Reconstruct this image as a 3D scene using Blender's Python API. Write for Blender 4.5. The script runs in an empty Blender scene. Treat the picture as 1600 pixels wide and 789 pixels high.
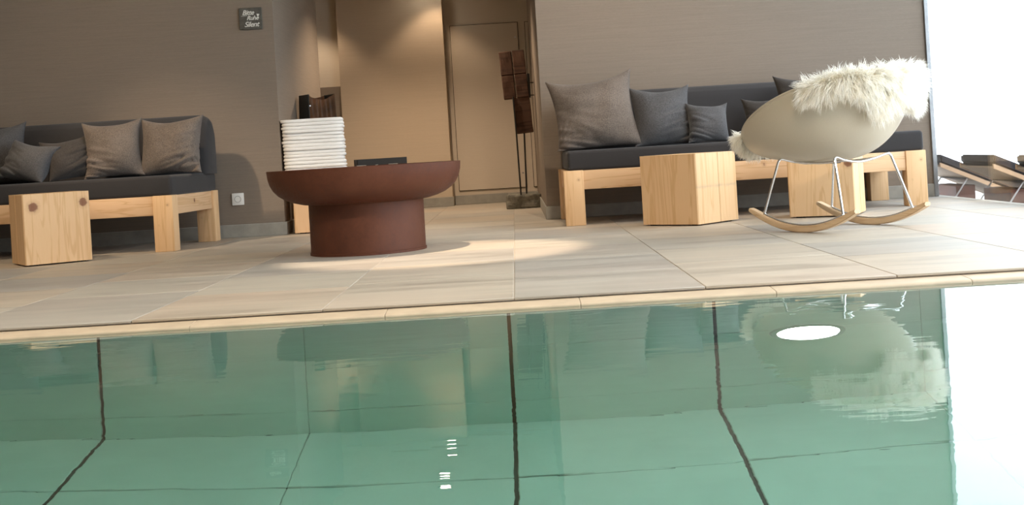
import bpy, bmesh, math, random
import numpy as np
from mathutils import Vector, Matrix, noise as mnoise

random.seed(7)
rng = np.random.default_rng(11)
R = math.radians
scene = bpy.context.scene
col = scene.collection

# ------------------------------------------------------------------ camera
cam = bpy.data.cameras.new('camera')
cam.sensor_width = 36.0
cam.lens = 1950 / 1600 * 36.0
cam.shift_x = (800 - 804) / 1600
cam.shift_y = -(394.5 - 238) / 1600
cam.clip_start = 0.02
cam_o = bpy.data.objects.new('camera', cam)
col.objects.link(cam_o)
cam_o.location = (0, 0, 0.47)
cam_o.matrix_world = Matrix.Translation((0, 0, 0.47)) @ Matrix.Rotation(R(90), 4, 'X') @ Matrix.Rotation(-0.0595, 4, 'Z')
scene.camera = cam_o

# ------------------------------------------------------------------ world, exposure
world = bpy.data.worlds.new('overcast_sky')
scene.world = world
world.use_nodes = True
bgn = world.node_tree.nodes['Background']
bgn.inputs[0].default_value = (0.84, 0.91, 1.0, 1)
bgn.inputs[1].default_value = 6.2
scene.view_settings.view_transform = 'Standard'
scene.view_settings.look = 'None'
scene.view_settings.exposure = 0.0
scene.view_settings.gamma = 1.0
scene.view_settings.use_curve_mapping = False
scene.cycles.max_bounces = 14
scene.cycles.diffuse_bounces = 6
scene.cycles.transmission_bounces = 10
scene.cycles.transparent_max_bounces = 12
scene.cycles.sample_clamp_indirect = 6.0

def portal(loc, rot, sx, sy):
    l = bpy.data.lights.new('window_portal', 'AREA')
    l.shape = 'RECTANGLE'; l.size = sx; l.size_y = sy
    l.cycles.is_portal = True
    o = bpy.data.objects.new('window_portal', l)
    o.location = loc; o.rotation_euler = rot
    col.objects.link(o)
portal((2.90, 4.5, 1.45), (0, R(90), 0), 2.9, 8.0)

def spot(loc, target, power, deg, blend=0.5, color=(1, 0.80, 0.60), radius=0.04):
    l = bpy.data.lights.new('downlight_or_fill', 'SPOT')
    l.energy = power; l.spot_size = R(deg); l.spot_blend = blend
    l.color = color; l.shadow_soft_size = radius
    o = bpy.data.objects.new('downlight_or_fill', l)
    o.location = loc
    d = Vector(target) - Vector(loc)
    o.rotation_euler = d.to_track_quat('-Z', 'Y').to_euler()
    col.objects.link(o)
    return o

WARM = (1, 0.78, 0.56)
spot((-0.42, 6.08, 2.86), (-0.42, 6.10, 0), 560, 32, 0.4, WARM, 0.05)     # over the bowl
for _x in (-3.4, -1.3, 0.9):                                               # fill row added over the pool, brightens floor, front faces and stone rim
    spot((_x, 3.0, 2.86), (_x, 4.2, 0), 230, 110, 0.9, (1, .84, .66), 0.06)
spot((-3.2, 6.2, 2.86), (-2.5, 7.9, 0.5), 105, 95, 1.0, (1, .74, .48), 0.05)      # over the first bench
spot((-3.3, 6.1, 2.86), (-2.38, 7.95, 0.6), 230, 34, 0.8, WARM, 0.05)    # aimed at its cushions
spot((0.45, 6.6, 2.86), (0.6, 8.0, 0.7), 150, 90, 1.0, WARM, 0.05)        # over the second bench
spot((-0.66, 11.48, 2.12), (-0.66, 11.56, 0), 17, 96, 0.5, (1, 0.74, 0.50), 0.03)  # alcove, by the beige wall
spot((-1.95, 11.45, 2.12), (-1.95, 11.55, 0), 27, 100, 0.5, (1, 0.74, 0.50), 0.03)
spot((-0.73, 10.2, 2.12), (-0.73, 10.2, 0), 125, 130, 0.6, WARM, 0.03)

# ------------------------------------------------------------------ materials
MATS = {}
class NT:
    def __init__(s, name):
        s.m = bpy.data.materials.new(name); s.m.use_nodes = True
        s.t = s.m.node_tree; s.n = s.t.nodes
        s.b = s.n['Principled BSDF']; s.out = s.n['Material Output']
    def node(s, typ, **kw):
        n = s.n.new(typ)
        for k, v in kw.items():
            setattr(n, k, v)
        return n
    def link(s, a, b): s.t.links.new(a, b)
    def coord(s, scale=(1, 1, 1), kind='Object', rnd=False):
        tc = s.node('ShaderNodeTexCoord'); mp = s.node('ShaderNodeMapping')
        mp.inputs['Scale'].default_value = scale
        s.link(tc.outputs[kind], mp.inputs[0])
        if rnd:
            oi = s.node('ShaderNodeObjectInfo')
            cm = s.node('ShaderNodeCombineXYZ')
            mu = s.node('ShaderNodeMath', operation='MULTIPLY'); mu.inputs[1].default_value = 37.0
            s.link(oi.outputs['Random'], mu.inputs[0])
            for i in range(3): s.link(mu.outputs[0], cm.inputs[i])
            s.link(cm.outputs[0], mp.inputs['Location'])
        return mp.outputs[0]
    def noise(s, vec, scale, detail=4, rough=.55, dist=0):
        n = s.node('ShaderNodeTexNoise')
        n.inputs['Scale'].default_value = scale; n.inputs['Detail'].default_value = detail
        n.inputs['Roughness'].default_value = rough; n.inputs['Distortion'].default_value = dist
        s.link(vec, n.inputs['Vector']); return n.outputs['Fac']
    def ramp(s, fac, stops):
        r = s.node('ShaderNodeValToRGB')
        el = r.color_ramp.elements
        while len(el) < len(stops): el.new(0.5)
        for e, (p, c) in zip(el, stops):
            e.position = p; e.color = (*c, 1) if len(c) == 3 else c
        s.link(fac, r.inputs[0]); return r.outputs[0]
    def mix(s, fac, a, b, blend='MIX'):
        m = s.node('ShaderNodeMix', data_type='RGBA', blend_type=blend)
        def put(sock, v):
            if isinstance(v, (tuple, list)): sock.default_value = (*v, 1)
            elif isinstance(v, (int, float)): sock.default_value = v
            else: s.link(v, sock)
        put(m.inputs[0], fac); put(m.inputs[6], a); put(m.inputs[7], b)
        return m.outputs[2]
    def bump(s, h, strength, dist=0.01):
        b = s.node('ShaderNodeBump'); b.inputs['Strength'].default_value = strength
        b.inputs['Distance'].default_value = dist
        s.link(h, b.inputs['Height']); s.link(b.outputs[0], s.b.inputs['Normal'])
    def set(s, color=None, rough=None, metal=None, spec=None):
        for k, v in (('Base Color', color), ('Roughness', rough), ('Metallic', metal), ('Specular IOR Level', spec)):
            if v is None: continue
            if isinstance(v, tuple): s.b.inputs[k].default_value = (*v, 1)
            elif isinstance(v, (int, float)): s.b.inputs[k].default_value = v
            else: s.link(v, s.b.inputs[k])
        return s.m

def plain(name, c, rough=.5, metal=0, var=.08, scale=30, bump=0):
    t = NT(name); f = t.noise(t.coord(), scale)
    lo = tuple(max(0, x * (1 - var)) for x in c); hi = tuple(x * (1 + var) for x in c)
    if bump: t.bump(f, bump, .004)
    return t.set(t.ramp(f, [(.3, lo), (.7, hi)]), rough, metal)

def wallpaper(name, c, amt=.085):
    t = NT(name)
    a = t.noise(t.coord((1.2, 1.2, 40), 'Object'), 3, 5, .65)
    b = t.noise(t.coord((9, 9, 160), 'Object'), 4, 3, .6)
    mx = t.mix(.5, a, b)
    lo = tuple(x * (1 - amt) for x in c); hi = tuple(x * (1 + amt) for x in c)
    t.bump(mx, .25, .004)
    return t.set(t.ramp(mx, [(.36, lo), (.64, hi)]), .75, 0, .25)

def wood(name, light, mid, dark, knots=(), axis='z', rough=.55, stain=None):
    t = NT(name)
    sc = {'z': (9, 9, .55), 'x': (.55, 9, 9), 'y': (9, .55, 9)}[axis]
    v = t.coord(sc, rnd=True)
    n1 = t.noise(v, 1.6, 3, .5, 1.4)
    w = t.node('ShaderNodeMath', operation='MULTIPLY'); w.inputs[1].default_value = 15
    t.link(n1, w.inputs[0])
    sn = t.node('ShaderNodeMath', operation='SINE'); t.link(w.outputs[0], sn.inputs[0])
    g = t.ramp(sn.outputs[0], [(.0, light), (.86, light), (1, mid)])
    fine = t.noise(t.coord(tuple(x * 14 for x in sc), rnd=True), 2, 3, .6)
    cI = t.mix(t.ramp(fine, [(.35, (.0, .0, .0)), (.7, (.18, .18, .18))]), g, mid)
    big = t.noise(t.coord((2, 2, 2), rnd=True), 1.2, 2)
    cI = t.mix(t.ramp(big, [(.35, (0, 0, 0)), (.75, (.35, .35, .35))]), cI, mid)
    plain_c = cI
    if stain:
        zc, hw, colr = stain
        tc = t.node('ShaderNodeTexCoord'); sp = t.node('ShaderNodeSeparateXYZ'); t.link(tc.outputs['Object'], sp.inputs[0])
        su = t.node('ShaderNodeMath', operation='SUBTRACT'); su.inputs[1].default_value = zc; t.link(sp.outputs[2], su.inputs[0])
        ab = t.node('ShaderNodeMath', operation='ABSOLUTE'); t.link(su.outputs[0], ab.inputs[0])
        nz = t.noise(t.coord((14, 14, 30)), 2, 3)
        dv = t.node('ShaderNodeMath', operation='DIVIDE'); dv.inputs[1].default_value = hw; t.link(ab.outputs[0], dv.inputs[0])
        ad = t.node('ShaderNodeMath', operation='ADD'); t.link(dv.outputs[0], ad.inputs[0]); t.link(nz, ad.inputs[1])
        cI = t.mix(t.ramp(ad.outputs[0], [(.35, (.38, .38, .38)), (1.0, (0, 0, 0))]), cI, colr)
        lt = t.node('ShaderNodeMath', operation='LESS_THAN'); lt.inputs[1].default_value = -.19; t.link(sp.outputs[1], lt.inputs[0])
        cI = t.mix(lt.outputs[0], plain_c, cI)
    for (kx, ky, kz, kr) in knots:
        tc = t.node('ShaderNodeTexCoord')
        vm = t.node('ShaderNodeVectorMath', operation='DISTANCE')
        t.link(tc.outputs['Object'], vm.inputs[0]); vm.inputs[1].default_value = (kx, ky, kz)
        nz = t.noise(t.coord((60, 60, 60)), 1, 3)
        ml = t.node('ShaderNodeMath', operation='MULTIPLY_ADD'); ml.inputs[1].default_value = kr * .9; ml.inputs[2].default_value = -kr * .45
        t.link(nz, ml.inputs[0])
        ad = t.node('ShaderNodeMath', operation='ADD'); t.link(vm.outputs['Value'], ad.inputs[0]); t.link(ml.outputs[0], ad.inputs[1])
        dv = t.node('ShaderNodeMath', operation='DIVIDE'); dv.inputs[1].default_value = kr * 2; t.link(ad.outputs[0], dv.inputs[0])
        cI = t.mix(t.ramp(dv.outputs[0], [(.0, (.9, .9, .9)), (.42, (.85, .85, .85)), (.58, (.18, .18, .18)), (1, (0, 0, 0))]), cI, dark)
    t.bump(fine, .12, .002)
    return t.set(cI, rough, 0, .3)

def fabric(name, c, amt=.25, weave=260):
    t = NT(name)
    a = t.noise(t.coord((weave, weave * 3, weave)), 1, 2, .7)
    a2 = t.noise(t.coord((weave * 3, weave, weave * 2)), 1, 2, .7)
    b = t.noise(t.coord(), 5, 3)
    m = t.mix(.5, a, a2); m2 = t.mix(.25, m, b)
    lo = tuple(x * (1 - amt) for x in c); hi = tuple(x * (1 + amt) for x in c)
    t.bump(m, .35, .002)
    t.set(t.ramp(m2, [(.33, lo), (.67, hi)]), .9, 0, .1)
    t.b.inputs['Sheen Weight'].default_value = .12
    t.b.inputs['Sheen Roughness'].default_value = .5
    return t.m

# wall coverings and stone
M_wall = wallpaper('brown_grass_wallpaper', (.222, .180, .143))
M_beige = wallpaper('beige_plaster', (.54, .44, .33), .05)
M_cream = wallpaper('cream_plaster', (.70, .63, .53), .04)
M_door = wallpaper('warm_grey_door_paint', (.56, .48, .385), .03)
M_ceiling = plain('pale_ceiling_paint', (.60, .57, .52), .9)

def tile_mat():
    t = NT('grey_beige_stone_tile')
    v = t.coord((1.1, 7, 1.1), rnd=True)
    a = t.noise(v, 1.1, 5, .6, .6)
    c = t.ramp(a, [(.28, (.30, .272, .232)), (.45, (.40, .368, .318)), (.6, (.455, .415, .355)), (.75, (.40, .378, .34))])
    pk = t.noise(t.coord((1, 1, 1), rnd=True), .9, 2)
    c = t.mix(t.ramp(pk, [(.45, (0, 0, 0)), (.75, (.35, .35, .35))]), c, (.49, .385, .315))
    oi = t.node('ShaderNodeObjectInfo')
    c = t.mix(1, c, t.ramp(oi.outputs['Random'], [(0, (.80, .82, .86)), (.5, (1, 1, .98)), (1, (1.0, .94, .88))]), 'MULTIPLY')
    g = t.noise(t.coord((60, 200, 60)), 1, 3, .7)
    t.bump(g, .08, .002)
    return t.set(c, t.ramp(a, [(.3, (.46, .46, .46)), (.7, (.6, .6, .6))]), 0, .4)
M_tile = tile_mat()
M_grout = plain('sand_grout', (.46, .41, .35), .9)
M_base = plain('grey_stone_baseboard', (.30, .285, .25), .6, 0, .12, 12)
M_coping = plain('cream_sandstone', (.50, .41, .30), .5, 0, .10, 9, .1)
M_dark = plain('dark_gap', (.03, .022, .015), .9)

def pool_tile():
    t = NT('pale_pool_stone')
    a = t.noise(t.coord((1, 1, 1), rnd=True), 2.2, 5, .6)
    return t.set(t.ramp(a, [(.3, (.70, .74, .68)), (.7, (.82, .85, .79))]), .6)
M_pool = pool_tile()
M_joint = plain('dark_pool_joint', (.05, .06, .055), .8)

# timber
SPR_L, SPR_M, SPR_D = (.74, .50, .285), (.64, .40, .205), (.17, .056, .028)
M_spruce = wood('spruce_post', SPR_L, SPR_M, SPR_D, [(.03, -.06, .28, .010), (-.03, -.06, .16, .007)])
M_rail = wood('spruce_rail', (.70, .47, .28), (.58, .36, .19), SPR_D, [(.12, -.05, .03, .012), (-.45, -.05, -.02, .012), (.6, -.05, .03, .009)], 'x')
M_rail_y = wood('spruce_end_rail', (.70, .47, .28), (.58, .36, .19), SPR_D, [(.05, .0, .01, .012)], 'y')
M_cubeA = wood('spruce_block_two_knots', SPR_L, SPR_M, SPR_D, [(-.125, -.18, .325, .024), (.145, -.18, .335, .022)])
M_cubeB = wood('spruce_block_stained', SPR_L, SPR_M, SPR_D, [(.195, .05, .24, .008)], 'z', .55, (.215, .028, (.30, .25, .20)))
M_cubeC = wood('spruce_block_one_knot', SPR_L, SPR_M, SPR_D, [(.155, -.185, .30, .022)])
M_cubeD = wood('spruce_block_plain', (.70, .47, .28), (.60, .38, .21), SPR_D)
M_ash = wood('pale_ash_runner', (.72, .53, .34), (.60, .41, .24), SPR_D, (), 'y', .4)
M_oldwood = wood('weathered_dark_timber', (.085, .042, .025), (.045, .022, .014), (.02, .01, .007), (), 'x', .8)
M_lwood = wood('lounger_larch', (.52, .34, .21), (.42, .26, .15), SPR_D, (), 'x', .5)
M_lboard = plain('lounger_board_underside', (.36, .28, .21), .7)
M_deck = plain('red_brown_deck_wood', (.13, .042, .026), .6, 0, .2, 14)

M_bench = fabric('charcoal_upholstery', (.040, .038, .039), .12, 420)
M_cushW = fabric('taupe_melange_fabric', (.138, .114, .098), .60, 120)
M_cushB = fabric('slate_melange_fabric', (.074, .073, .076), .60, 120)
M_cushD = fabric('dark_brown_fabric', (.048, .042, .038), .5, 130)
M_lcush = fabric('outdoor_slate_fabric', (.028, .028, .034), .15, 300)
def towel_mat():
    t = NT('white_terry')
    a = t.noise(t.coord((1, 1, 1)), 320, 2, .8)
    t.bump(a, .12, .002)
    return t.set(t.ramp(a, [(.3, (.84, .82, .79)), (.7, (.90, .89, .87))]), .95, 0, .1)
M_towel = towel_mat()

def corten():
    t = NT('rusted_steel')
    a = t.noise(t.coord((1, 1, 1)), 3.5, 6, .65)
    b = t.noise(t.coord((1, 1, 1)), 60, 3, .7)
    m = t.mix(.35, a, b)
    t.bump(b, .15, .002)
    return t.set(t.ramp(m, [(.3, (.058, .018, .009)), (.5, (.092, .030, .015)), (.72, (.125, .045, .024))]), t.ramp(b, [(.3, (.5, .5, .5)), (.7, (.68, .68, .68))]), .1, .3)
M_rust = corten()
M_black = plain('black_lacquer', (.016, .015, .014), .7)
M_blackm = plain('black_iron', (.03, .028, .026), .5, .4)
M_leather = plain('brown_leather', (.17, .085, .04), .55, 0, .5, 9, .3)
M_bagdark = plain('black_green_leather', (.022, .024, .02), .6, 0, .2, 20, .2)
M_chrome = plain('polished_chrome', (.80, .81, .83), .12, 1.0, .02)
M_steel = plain('brushed_steel', (.62, .62, .64), .3, 1.0, .03)
M_white = plain('white_plastic', (.82, .81, .78), .3, 0, .02)
M_greyhole = plain('grey_socket_well', (.40, .39, .37), .5)
M_slate = plain('sign_slate', (.085, .08, .068), .8, 0, .25, 40)
M_chalk = plain('white_chalk', (.72, .72, .68), .9, 0, .1, 80)
M_frame = plain('grey_aluminium_frame', (.30, .31, .32), .4, .6)
M_terrace = plain('pale_terrace_concrete', (.80, .80, .80), .9)
def rock():
    t = NT('rough_grey_stone')
    a = t.noise(t.coord((1, 1, 1)), 22, 6, .7)
    t.bump(a, .8, .01)
    return t.set(t.ramp(a, [(.3, (.085, .078, .062)), (.7, (.27, .25, .20))]), .9)
M_rock = rock()
def shell_mat():
    t = NT('taupe_polypropylene')
    a = t.noise(t.coord((1, 1, 1)), 200, 2)
    t.bump(a, .02, .001)
    return t.set(t.ramp(a, [(.3, (.53, .475, .375)), (.7, (.55, .495, .395))]), .34, 0, .45)
M_shell = shell_mat()
def fur_mat():
    t = NT('cream_wool')
    a = t.noise(t.coord((1, 1, 1)), 14, 3)
    t.set(t.ramp(a, [(.33, (.96, .91, .81)), (.5, (.98, .965, .92))]), .8, 0, .15)
    t.b.inputs['Subsurface Weight'].default_value = 0
    tr = t.node('ShaderNodeBsdfTranslucent'); tr.inputs[0].default_value = (.96, .94, .88, 1)
    mx = t.node('ShaderNodeMixShader'); mx.inputs[0].default_value = .5
    t.link(t.b.outputs[0], mx.inputs[1]); t.link(tr.outputs[0], mx.inputs[2]); t.link(mx.outputs[0], t.out.inputs[0])
    return t.m
M_fur = fur_mat()
M_hide = plain('cream_hide', (.80, .72, .58), .9)

def emis(name, c, s):
    t = NT(name); e = t.node('ShaderNodeEmission'); e.inputs[0].default_value = (*c, 1); e.inputs[1].default_value = s
    t.link(e.outputs[0], t.out.inputs[0]); return t.m
M_lamp = emis('pool_lamp_glow', (1, .97, .92), 22)
M_bulb = emis('downlight_glow', (1, .9, .75), 60)

def glass_pane():
    t = NT('window_glass')
    lw = t.node('ShaderNodeLayerWeight'); pw_ = t.node('ShaderNodeMath', operation='POWER'); pw_.inputs[1].default_value = 5
    t.link(lw.outputs['Facing'], pw_.inputs[0])
    fr = t.node('ShaderNodeMath', operation='MULTIPLY_ADD'); fr.inputs[1].default_value = .92; fr.inputs[2].default_value = .04
    t.link(pw_.outputs[0], fr.inputs[0])
    tr = t.node('ShaderNodeBsdfTransparent'); tr.inputs[0].default_value = (.97, .985, .98, 1)
    gl = t.node('ShaderNodeBsdfGlossy'); gl.inputs['Roughness'].default_value = 0
    mx = t.node('ShaderNodeMixShader')
    t.link(fr.outputs[0], mx.inputs[0]); t.link(tr.outputs[0], mx.inputs[1]); t.link(gl.outputs[0], mx.inputs[2])
    t.link(mx.outputs[0], t.out.inputs[0]); return t.m
M_glass = glass_pane()

def water():
    t = NT('pool_water')
    g = t.node('ShaderNodeBsdfGlass'); g.inputs['IOR'].default_value = 1.333; g.inputs['Roughness'].default_value = 0
    g.inputs['Color'].default_value = (1, 1, 1, 1)
    a = t.noise(t.coord((1.0, 3.2, 1)), 3.2, 2, .4, .4)
    b = t.noise(t.coord((.7, 2.0, 1)), 11, 2, .45)
    mask = t.noise(t.coord((1, 1, 1)), .55, 1)
    bm_ = t.node('ShaderNodeMath', operation='MULTIPLY'); t.link(b, bm_.inputs[0]); t.link(t.ramp(mask, [(.42, (.05, .05, .05)), (.62, (.8, .8, .8))]), bm_.inputs[1])
    ad = t.node('ShaderNodeMath', operation='ADD'); t.link(a, ad.inputs[0]); t.link(bm_.outputs[0], ad.inputs[1])
    bp = t.node('ShaderNodeBump'); bp.inputs['Strength'].default_value = .12; bp.inputs['Distance'].default_value = .004
    t.link(ad.outputs[0], bp.inputs['Height']); t.link(bp.outputs[0], g.inputs['Normal'])
    t.link(g.outputs[0], t.out.inputs[0])
    va = t.node('ShaderNodeVolumeAbsorption'); va.inputs[0].default_value = (.34, .87, .73, 1); va.inputs['Density'].default_value = .27
    t.link(va.outputs[0], t.out.inputs['Volume'])
    return t.m
M_water = water()

# ------------------------------------------------------------------ mesh helpers
def link(name, mesh, mat=None, parent=None, loc=(0, 0, 0), rot=(0, 0, 0)):
    o = bpy.data.objects.new(name, mesh); col.objects.link(o)
    if mat and mesh is not None and not mesh.materials: mesh.materials.append(mat)
    o.parent = parent; o.location = loc; o.rotation_euler = rot
    return o
def tag(o, label, cat, group=None, kind=None):
    o['label'] = label; o['category'] = cat
    if group: o['group'] = group
    if kind: o['kind'] = kind
    return o
def struct(o, label=None):
    o['kind'] = 'structure'
    if label: o['label'] = label
    return o
def thing(name, label, cat, loc=(0, 0, 0), rz=0, group=None):
    o = bpy.data.objects.new(name, None); col.objects.link(o)
    o.empty_display_size = .1
    o.location = loc; o.rotation_euler = (0, 0, rz)
    return tag(o, label, cat, group)
def finish(bm, name, smooth=False, angle=None):
    me = bpy.data.meshes.new(name)
    bmesh.ops.recalc_face_normals(bm, faces=bm.faces)
    bm.to_mesh(me); bm.free()
    if smooth:
        me.shade_smooth()
        if angle: me.set_sharp_from_angle(angle=R(angle))
    return me
def box_bm(x0, x1, y0, y1, z0, z1, bev=0, seg=2):
    bm = bmesh.new(); bmesh.ops.create_cube(bm, size=1)
    for v in bm.verts:
        v.co = Vector(((x0 + x1) / 2 + v.co.x * (x1 - x0), (y0 + y1) / 2 + v.co.y * (y1 - y0), (z0 + z1) / 2 + v.co.z * (z1 - z0)))
    if bev: bmesh.ops.bevel(bm, geom=bm.edges[:], offset=bev, segments=seg, profile=.5, affect='EDGES')
    return bm
def box(x0, x1, y0, y1, z0, z1, bev=0, seg=2, smooth=None):
    return finish(box_bm(x0, x1, y0, y1, z0, z1, bev, seg), 'box', (bev > 0) if smooth is None else smooth, 40)
def prism_bm(pts, z0, z1, bev=0, seg=2):
    bm = bmesh.new()
    lo = [bm.verts.new((x, y, z0)) for x, y in pts]; hi = [bm.verts.new((x, y, z1)) for x, y in pts]
    bm.faces.new(lo[::-1]); bm.faces.new(hi)
    n = len(pts)
    for i in range(n): bm.faces.new((lo[i], lo[(i + 1) % n], hi[(i + 1) % n], hi[i]))
    bmesh.ops.recalc_face_normals(bm, faces=bm.faces)
    if bev: bmesh.ops.bevel(bm, geom=bm.edges[:], offset=bev, segments=seg, profile=.5, affect='EDGES')
    return bm
def prism(pts, z0, z1, bev=0, seg=2, angle=35):
    return finish(prism_bm(pts, z0, z1, bev, seg), 'prism', bev > 0, angle)
def prism_x(pts, x0, x1, bev=0, seg=2, angle=35):
    """profile given in (y, z), pushed along x"""
    bm = prism_bm(pts, x0, x1, bev, seg)
    for v in bm.verts: v.co = Vector((v.co.z, v.co.x, v.co.y))
    return finish(bm, 'prism', bev > 0, angle)
def lathe(prof, n=64, close=True):
    bm = bmesh.new(); rings = []
    for r, z in prof:
        if r < 1e-6: rings.append([bm.verts.new((0, 0, z))])
        else: rings.append([bm.verts.new((r * math.cos(2 * math.pi * i / n), r * math.sin(2 * math.pi * i / n), z)) for i in range(n)])
    for a, b in zip(rings, rings[1:]):
        for i in range(n):
            j = (i + 1) % n
            if len(a) == 1 and len(b) == 1: continue
            if len(a) == 1: bm.faces.new((a[0], b[j], b[i]))
            elif len(b) == 1: bm.faces.new((a[i], a[j], b[0]))
            else: bm.faces.new((a[i], a[j], b[j], b[i]))
    return finish(bm, 'lathe', True, 35)
def tube(pts, r, n=10, closed=False):
    bm = bmesh.new(); pts = [Vector(p) for p in pts]; rings = []
    up = None
    for i, p in enumerate(pts):
        a = pts[max(i - 1, 0)]; b = pts[min(i + 1, len(pts) - 1)]
        t = (b - a).normalized()
        if up is None:
            up = Vector((0, 0, 1)) if abs(t.z) < .9 else Vector((1, 0, 0))
        s = t.cross(up).normalized(); up = s.cross(t).normalized()
        rings.append([bm.verts.new(p + (s * math.cos(2 * math.pi * k / n) + up * math.sin(2 * math.pi * k / n)) * r) for k in range(n)])
    for A, B in zip(rings, rings[1:]):
        for k in range(n): bm.faces.new((A[k], A[(k + 1) % n], B[(k + 1) % n], B[k]))
    bm.faces.new(rings[0][::-1]); bm.faces.new(rings[-1])
    return finish(bm, 'tube', True, 50)
def smooth_path(pts, k=6):
    """Catmull-Rom through the points"""
    P = [Vector(p) for p in pts]; P = [2 * P[0] - P[1]] + P + [2 * P[-1] - P[-2]]
    out = []
    for i in range(1, len(P) - 2):
        for j in range(k):
            t = j / k
            out.append(.5 * ((2 * P[i]) + (P[i + 1] - P[i - 1]) * t + (2 * P[i - 1] - 5 * P[i] + 4 * P[i + 1] - P[i + 2]) * t * t + (3 * P[i] - P[i - 1] - 3 * P[i + 1] + P[i + 2]) * t ** 3))
    out.append(P[-2]); return out

# ------------------------------------------------------------------ structure: floor
EDGE_Y, WALL_Y, JX, TW, TD = 4.04, 8.56, -0.03, 0.621, 0.66
FLOOR_X1, GLASS_X = 2.93, 2.86
floor = struct(link('floor', finish(prism_bm([(-6.1, EDGE_Y + .012), (FLOOR_X1, EDGE_Y + .012), (FLOOR_X1, 8.9), (.6, 8.9), (.6, 12.4), (-6.1, 12.4)], -.30, -.0025), 'floor'), M_grout), 'grey beige stone floor beside the pool')
tile_cache = {}
def tile_mesh(w, d, th=.0085):
    k = (round(w, 3), round(d, 3))
    if k not in tile_cache: tile_cache[k] = box(-w / 2, w / 2, -d / 2, d / 2, -th, 0, .0018, 1)
    return tile_cache[k]
k0 = -10
for c in range(k0, 6):
    xa = JX + c * TW; xb = xa + TW
    xb = min(xb, FLOOR_X1)
    if xb - xa < .05: continue
    off = {0: .0, 1: .30, 2: .10, -1: .22, -2: .05}.get(c, (c * .37) % .5)
    ys = [EDGE_Y]
    y = EDGE_Y + TD + off * .55
    while y < 12.1:
        ys.append(y); y += TD
    ys.append(12.2)
    for ya, yb in zip(ys, ys[1:]):
        if ya > 8.75 and (xa > .25 or xb < -3.2): continue
        if yb - ya < .08: continue
        link('tile', tile_mesh(xb - xa - .003, yb - ya - .003), M_tile, floor, ((xa + xb) / 2, (ya + yb) / 2, 0))

# ------------------------------------------------------------------ walls, ceiling
wl = struct(link('wall_left', box(-6.1, -1.60, WALL_Y, 10.5, -.01, 2.95), M_wall), 'brown textured wall behind the bench with the sign')
wr = struct(link('wall_right', box(.20, 2.84, 8.50, 12.2, -.01, 2.95), M_wall), 'brown textured wall beside the bright window')
struct(link('wall_back', box(-1.60, -.605, 11.75, 12.15, -.01, 2.3), M_beige), 'warm beige wall at the end of the alcove')
struct(link('wall_recess', box(-.605, .20, 11.95, 12.15, -.01, 2.3), M_door), 'warm grey wall around the flush door')
struct(link('wall_passage', box(-3.3, -1.60, 11.95, 12.15, -.01, 2.3), M_cream), 'cream wall seen through the side passage')
struct(link('wall_low', box(-3.2, -1.605, 11.80, 11.95, -.005, 1.19, .004), M_wall), 'low brown partition in the side passage')
struct(link('wall_passage_end', box(-3.4, -3.2, 10.5, 12.15, -.01, 2.3), M_cream))
struct(link('wall_header', box(-1.60, .20, WALL_Y - .02, 8.8, 2.2, 2.95), M_wall))
struct(link('wall_side', box(-6.2, -6.1, -3, 12.4, -1.8, 2.95), M_wall))
struct(link('wall_near', box(-6.2, 2.93, -3.1, -3.0, -1.8, 2.95), M_wall))
struct(link('wall_daylight_block', box(2.80, 2.93, -3.0, .5, -.3, 2.95), M_wall))  # unseen wall added in place of glazing, keeps daylight off the left side
struct(link('ceiling', box(-6.2, 2.95, -3.1, 8.8, 2.9, 3.0), M_ceiling))
struct(link('ceiling_alcove', box(-3.4, .25, 8.8, 12.2, 2.15, 2.25), M_ceiling))
BH = .088
def baseboard(name, x0, x1, y0, y1):
    struct(link(name, box(x0, x1, y0, y1, 0, BH, .003, 1), M_base))
baseboard('baseboard_left', -6.1, -1.588, WALL_Y - .012, WALL_Y)
baseboard('baseboard_left_return', -1.60, -1.588, WALL_Y, 10.5)
baseboard('baseboard_right', .188, 2.85, 8.488, 8.50)
baseboard('baseboard_right_return', .188, .20, 8.50, 11.95)
baseboard('baseboard_back', -1.60, -.595, 11.738, 11.75)
baseboard('baseboard_recess', -.595, .188, 11.938, 11.95)
# flush door in the recess
d1 = struct(link('door_1', box(-.546, .098, 11.932, 11.96, .134, 1.71, .002, 1), M_door), 'flush warm grey door with thin joints')
link('door_gap', box(-.551, .103, 11.944, 11.951, .129, 1.715), M_dark, d1)
for z in (.27, 1.57):
    link('lock', finish(prism_bm([(.07 + .008 * math.cos(a * .785), z + .008 * math.sin(a * .785)) for a in range(8)], 0, .004), 'd'), M_steel, d1, (0, 11.934, 0), (R(90), 0, 0))
d2 = struct(link('door_2', box(.170, .1995, 11.932, 11.96, .134, 1.71, .002, 1), M_door), 'narrow end of a second flush door')
link('door_gap', box(.165, .1998, 11.944, 11.951, .129, 1.715), M_dark, d2)

# window wall
win = struct(link('window_1', box(GLASS_X - .004, GLASS_X + .004, .5, 8.48, 0, 2.9), M_glass), 'large glass wall to the bright terrace')
link('window_frame', box(2.836, 2.866, 8.485, 8.515, 0, 2.9, .003, 1), M_frame, win)
struct(link('terrace', box(FLOOR_X1, 40, -30, 60, -.5, -.30), M_terrace), 'pale terrace outside the window')

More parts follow.
